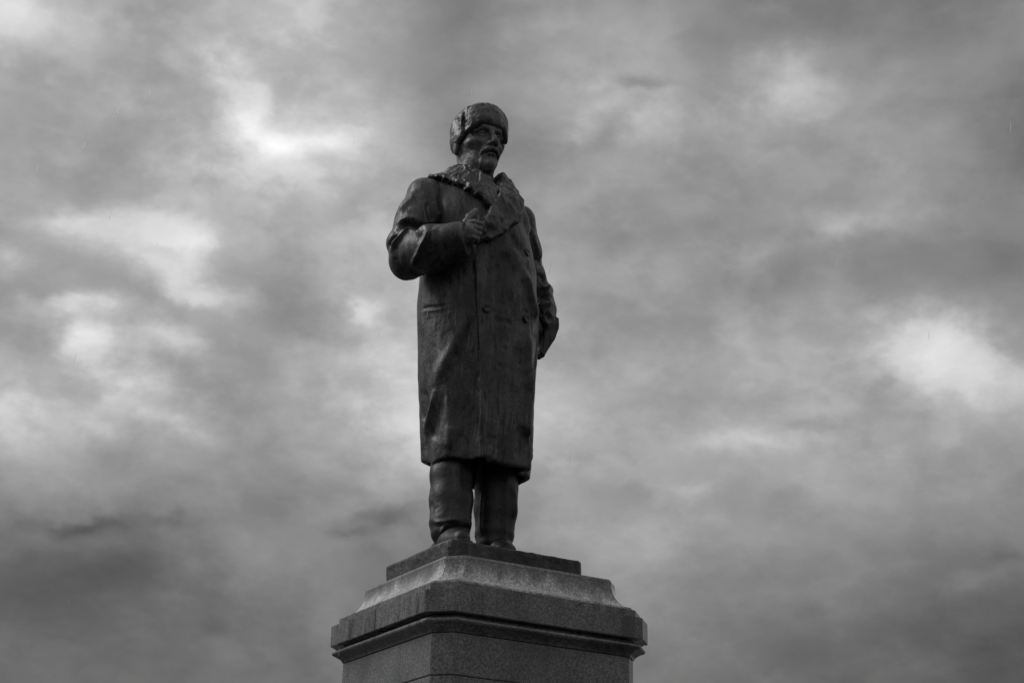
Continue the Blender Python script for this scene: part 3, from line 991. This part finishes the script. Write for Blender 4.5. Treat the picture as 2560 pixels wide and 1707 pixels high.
def figure(g, parts):
    F = None

    def add(d, k):
        nonlocal F
        F = d if F is None else smin(F, d, k)
    if 'head' in parts:
        add(ell(g, (HX, .018, 1.645), (.078, .098, .098)), .02)
        add(ell(g, (HX, -.030, 1.585), (.066, .078, .085)), .03)
        add(ell(g, (HX, -.052, 1.530), (.050, .055, .050)), .03)       # jaw
        add(ell(g, (HX, -.083, 1.505), (.030, .028, .026)), .02)       # chin
        for s in (-1, 1):
            add(ell(g, (mir(s, .044), -.060, 1.586), (.024, .027, .022)), .026)      # cheekbone
            add(chain(g, [(mir(s, .010), -.106, 1.640, .010), (mir(s, .032), -.101, 1.641, .011), (mir(s, .056), -.078, 1.632, .010)], .008), .010)  # brow
            add(ell(g, (mir(s, .082), .020, 1.600), (.012, .022, .034), s * .25), .008)  # ear
        add(ell(g, (HX, -.086, 1.662), (.050, .026, .030)), .02)       # forehead
        for s in (-1, 1):
            F = smax(F, -ell(g, (mir(s, .030), -.110, 1.616), (.019, .018, .0125)), .007)   # socket
            F = smin(F, ell(g, (mir(s, .031), -.084, 1.617), (.0145, .0135, .0125)), .003)  # eyeball
            F = smin(F, chain(g, [(mir(s, .016), -.098, 1.6175, .0028), (mir(s, .031), -.1000, 1.6245, .0034), (mir(s, .047), -.090, 1.6195, .003)], .003), .003)  # upper lid
            F = smin(F, chain(g, [(mir(s, .017), -.098, 1.6135, .0025), (mir(s, .031), -.0975, 1.6075, .003), (mir(s, .046), -.089, 1.6115, .0025)], .003), .003)
            F = smax(F, -ell(g, (mir(s, .050), -.092, 1.555), (.010, .008, .020)), .014)    # hollow cheek
        add(chain(g, [(HX, -.108, 1.628, .0085), (HX, -.124, 1.600, .0105), (HX, -.137, 1.578, .0135)], .006), .010)   # nose
        for s in (-1, 1):
            add(ell(g, (mir(s, .0135), -.121, 1.573), (.0095, .014, .0095)), .005)
            F = smax(F, -ell(g, (mir(s, .007), -.131, 1.563), (.0042, .006, .005)), .002)
        F = smax(F, -ell(g, (HX, -.124, 1.5365), (.024, .014, .0045)), .005)              # mouth line
        for s in (-1, 1):                                                                   # moustache
            add(chain(g, [(mir(s, .002), -.120, 1.556, .0085), (mir(s, .019), -.116, 1.550, .0090), (mir(s, .034), -.102, 1.540, .0070), (mir(s, .040), -.094, 1.530, .004)], .005), .003)
        add(ell(g, (HX, -.112, 1.531), (.017, .010, .0065)), .003)                          # lower lip
        F = smax(F, -ell(g, (HX, -.116, 1.5195), (.020, .009, .005)), .005)
        add(chain(g, [(HX, -.102, 1.512, .013), (HX, -.100, 1.496, .017), (HX, -.094, 1.481, .014)], .01), .008)  # goatee
        for s in (-1, 1):
            add(chain(g, [(mir(s, .030), -.084, 1.520, .004), (mir(s, .022), -.086, 1.502, .008), (mir(s, .010), -.089, 1.489, .012)], .01), .010)
    if 'neck' in parts:
        add(cap(g, (HX, -.010, 1.54), (-.030, -.022, 1.38), .052, .056), .02)
        add(cap(g, (HX, .028, 1.56), (HX, .035, 1.38), .060, .075), .03)
        add(cap(g, (mir(-1, .055), .015, 1.57), (mir(-1, .010), -.045, 1.42), .013), .012)
        add(cap(g, (mir(1, .055), .015, 1.57), (mir(1, .010), -.045, 1.42), .013), .012)
    return F


def fingers(g, F):
    """right hand: thumb up along the lapel edge, four fingers curled round the lapel"""
    palm = ell(g, (-.182, -.226, 1.134), (.026, .020, .034), -.6)
    F = smin(F, palm, .012)
    F = smin(F, cap(g, (-.212, -.205, 1.104), (-.186, -.226, 1.124), .030, .027), .02)      # wrist
    th = chain(g, [(-.194, -.226, 1.158, .0140), (-.178, -.218, 1.190, .0125), (-.144, -.203, 1.229, .0100)], .004)
    F = smin(F, th, .006)
    for i, (z0, r, ln) in enumerate([(1.158, .0105, 1.0), (1.139, .0110, 1.05), (1.120, .0105, 1.0), (1.103, .0092, .85)]):
        kx, ky = -.172, -.248 + .003 * i
        f = chain(g, [(-.188, -.236, z0 - .004, r), (kx, ky, z0, r), (kx + .026 * ln, ky + .006, z0 + .002, r * .95),
                      (kx + .042 * ln, ky + .030, z0 + .002, r * .85)], .003)
        F = smin(F, f, .003)
    return F


# fine head
g = Grid((-.145, -.165, 1.36), (.070, .135, 1.76), .0024)
F = figure(g, ('head', 'neck'))
vh, qh = surface(g, F)
vh = relax(vh, qh, 1, .3)
# hidden core of the same figure (inside the clothes), met by the neck, the hand and the ankles
g2 = Grid((-.40, -.30, .02), (.36, .20, 1.42), .0060)
F2 = body_field(g2, .05)
F2 = smax(F2, .80 - g2.Z, .03)
F2 = smin(F2, cap(g2, (HX, .035, 1.44), (HX, .03, 1.30), .060, .08), .03)
F2 = smin(F2, chain(g2, [(-.19, 0, 1.34, .05), (-.32, -.03, 1.09, .045), (-.215, -.205, 1.105, .032)], .02), .03)
F2 = smin(F2, chain(g2, [(.15, .01, 1.34, .05), (.285, .08, 1.09, .040), (.29, .05, .95, .03)], .02), .03)
F2 = smin(F2, chain(g2, [(-.10, 0, .82, .09), (-.11, -.02, .5, .055), (-.113, -.02, .08, .035)], .02), .03)
F2 = smin(F2, chain(g2, [(.10, 0, .82, .09), (.10, 0, .5, .055), (.096, .0, .08, .035)], .02), .03)
vb, qb = surface(g2, F2)
g3 = Grid((-.25, -.30, 1.07), (-.09, -.16, 1.27), .0022)
F3 = fingers(g3, cap(g3, (-.24, -.185, 1.105), (-.205, -.212, 1.112), .030, .030))
vf, qf = surface(g3, F3)
vf = relax(vf, qf, 1, .4)
nh = normals(vh, qh)
hs = carve(vh, nh, ('head',)) + .0012 * vnoise(vh, 55, 1) + .0006 * vnoise(vh, 120, 2)
beard = np.exp(-(((vh - [HX, -.10, 1.505]) / [.045, .04, .045]) ** 2).sum(1))
hs += beard * .0035 * (1 - np.abs(vnoise(vh * [1, 1, .35], 110, 5)) - .5)
vh = vh + nh * hs[:, None]
nf = normals(vf, qf)
vf = vf + nf * (.0010 * vnoise(vf, 90, 1))[:, None]
V = np.concatenate([vh, vb, vf])
Q = np.concatenate([qh, qb + len(vh), qf + len(vh) + len(vb)])
me = bpy.data.meshes.new('body')
me.from_pydata((V * K).tolist(), [], Q.tolist())
me.update()
link('body', me, M_SKIN, stat, True)

# ---- fur hat -----------------------------------------------------------------------
g = Grid((-.165, -.145, 1.50), (.090, .165, 1.83), .0030)
HXh = -.036
sx, sy, sz = (g.X - HXh) / .100, (g.Y + .004) / .120, (g.Z - 1.668) / .092
k = (np.abs(sx) ** 2.5 + np.abs(sy) ** 2.5) ** (1 / 2.5)
k = (k ** 3.4 + np.abs(sz) ** 3.4) ** (1 / 3.4)
F = (k - 1) * .098
cut = plane(g, (HXh, -.118, 1.652), (0, -.30, -.94))
curve = .018 * (np.abs(g.X - HXh) / .1) ** 2
F = smax(F, cut - curve, .016)
F = smin(F, ell(g, (HXh, -.015, 1.742), (.070, .085, .026)), .02)
for s in (-1, 1):                                                     # turned-up ear flaps reach lower at the sides
    F = smin(F, ell(g, (HXh + s * .074, .020, 1.620), (.016, .040, .034), 0), .018)
    # seam between the front flap and the ear flap
    seam = np.abs(g.Y + .052 + .10 * (g.Z - 1.70)) - .0015
    F = F + .015 * np.exp(-(seam / .008) ** 2) * (np.sign(s) * (g.X - HXh) > .045) * sst(1.79 - g.Z, 0, .03)
inn = ell(g, (HX, .012, 1.62), (.083, .103, .115))
F = smax(F, -inn, .006)


def d_hat(V, N):
    r1 = 1 - np.abs(vnoise(V, 48, 3))
    return .0036 * (r1 - .6) + .0026 * vnoise(V, 20, 5) + .0009 * vnoise(V, 90, 5)


cast('fur_hat', g, F, M_FUR, stat, d_hat, 1, ('hat',))

# ---- trouser legs and shoes ----------------------------------------------------------


def d_leg(V, N):
    return .0008 * vnoise(V, 9, 3) + .0010 * vnoise(V * [1, 1, .6], 30, 8) + .0007 * vnoise(V, 80, 1)


LEGS = [
    ([(-.092, .005, .56, .055), (-.096, -.002, .38, .062), (-.099, -.014, .29, .070), (-.102, -.027, .20, .071), (-.107, -.038, .115, .066), (-.108, -.042, .075, .063)],
     [(-.106, .030, .036, .034), (-.124, -.085, .032, .038), (-.140, -.185, .022, .030)], -.112, -.035),
    ([(.092, .000, .56, .055), (.094, .000, .36, .066), (.093, .000, .28, .070), (.091, .000, .20, .071), (.087, -.004, .115, .062), (.084, -.008, .070, .059)],
     [(.112, .044, .038, .034), (.088, -.050, .032, .036), (.070, -.130, .022, .030)], .088, -.004),
]
for leg, shoe, lx, ly in LEGS:
    g = Grid((lx - .115, ly - .125, .012), (lx + .115, ly + .125, .50), .0036)
    F = chain(g, leg, .03)
    # pressed crease down the front, cloth breaking over the shoe
    F = F - .006 * np.exp(-((g.X - lx) / .012) ** 2) * sst(-(g.Y - ly), .02, .05)
    F = F - .0014 * np.sin(g.Z * 130 + 14 * (g.X - lx) + 20 * (g.Y - ly)) * sst(.15 - g.Z, 0, .05)
    hemz = .027 + .30 * (-(g.Y - ly)) * (.35 if lx < 0 else .1) + .004 * np.sin(30 * g.X)
    hemz = np.where(hemz < .020, .020, hemz)
    F = smax(F, hemz - g.Z, .006)
    F = smax(F, g.Z - .48, .01)
    cast('trouser_leg', g, F, M_LEG, stat, d_leg, 1, ('leg',))
    x0 = min(p[0] for p in shoe) - .06
    x1 = max(p[0] for p in shoe) + .06
    g = Grid((x0, -.26, -.008), (x1, .11, .13), .0032)
    F = chain(g, shoe, .03)
    F = smin(F, ell(g, (lx, ly - .030, .055), (.042, .070, .036)), .02)
    welt = chain(g, [(p[0], p[1], .008, max(p[3], .034) + .006) for p in shoe], .03)
    F = smin(smax(F, -(g.Z - .010), .002), smax(welt, np.abs(g.Z - .006) - .007, .002), .002)
    F = smax(F, .001 - g.Z, .002)
    cast('shoe', g, F, M_LEG, stat, lambda V, N: .0008 * vnoise(V, 60, 2), 1)

# ---- buttons: two columns on the double-breasted front -----------------------------------


def coat_y(x, z):
    """front surface of the coat at (x, z)"""
    class P:
        pass
    p = P()
    ys = np.linspace(-.25, 0, 501).astype(np.float32)
    p.X, p.Y, p.Z = np.full((1, 1, 1), x, np.float32), ys[None, :, None], np.full((1, 1, 1), z, np.float32)
    f = coat_field(p).ravel()
    i = int(np.argmax(f < 0))
    return float(ys[i])


bm = bmesh.new()
R, T = .0155 * K, .0036 * K
prof = [(0, T * .55), (R * .45, T * .55), (R * .62, T * .8), (R * .78, T * 1.15), (R * .93, T * .9), (R, T * .2), (R, -T)]
rows = []
for r, h in prof:
    rows.append([bm.verts.new((r * math.cos(2 * math.pi * i / 24), r * math.sin(2 * math.pi * i / 24), h)) for i in range(24)] if r else [bm.verts.new((0, 0, h))])
for a, b in zip(rows[:-1], rows[1:]):
    for i in range(24):
        j = (i + 1) % 24
        bm.faces.new((a[0], b[i], b[j]) if len(a) == 1 else (a[i], b[i], b[j], a[j]))
bmesh.ops.recalc_face_normals(bm, faces=bm.faces)
bme = bpy.data.meshes.new('button')
bm.to_mesh(bme)
bm.free()
for p in bme.polygons:
    p.use_smooth = True
bme.materials.append(M_COAT)
for x, z in ((-.076, .870), (.092, 1.138), (.093, 1.008), (.093, .874)):
    y = coat_y(x, z)
    e = .01
    nx = (coat_y(x + e, z) - coat_y(x - e, z)) / (2 * e)
    nz = (coat_y(x, z + e) - coat_y(x, z - e)) / (2 * e)
    n = Vector((nx, -1, nz)).normalized()
    b = bpy.data.objects.new('button', bme)
    SC.collection.objects.link(b)
    b.parent = stat
    b.location = Vector((x, y, z)) * K + n * .003 * K
    b.rotation_euler = n.to_track_quat('Z', 'Y').to_euler()

# ---- the light rain: slender falling drops in the air round the monument -------------------
rnd = random.Random(5)
verts, faces = [], []
cx, cy = CAM_LOC[0], CAM_LOC[1]
for i in range(150):
    d = rnd.uniform(9, 22)
    a = math.radians(29.9) + rnd.uniform(-.40, .40)
    x, y = cx + math.sin(a) * d, cy + math.cos(a) * d
    z = rnd.uniform(3.0, 13.0)
    if abs(x) < 1.3 and abs(y) < 1.3 and z < 11.2:
        continue
    L = rnd.uniform(.045, .11)
    r = rnd.uniform(.0012, .0022)
    lean = rnd.uniform(-.16, -.06)
    b0 = len(verts)
    for k, (t, rr) in enumerate(((0, .15), (.35, 1), (.75, .8), (1, .1))):
        for q in range(4):
            an = q * math.pi / 2
            verts.append((x + lean * L * (1 - t) * .866 + r * rr * math.cos(an), y - lean * L * (1 - t) * .5 + r * rr * math.sin(an), z + L * t))
    for k in range(3):
        for q in range(4):
            faces.append((b0 + k * 4 + q, b0 + k * 4 + (q + 1) % 4, b0 + k * 4 + 4 + (q + 1) % 4, b0 + k * 4 + 4 + q))
me = bpy.data.meshes.new('rain')
me.from_pydata(verts, [], faces)
me.update()
rn = link('rain', me, M_RAIN, None, True)
rn['kind'] = 'stuff'
rn['label'] = 'thin pale raindrops falling in front of the dark statue'
rn['category'] = 'rain'
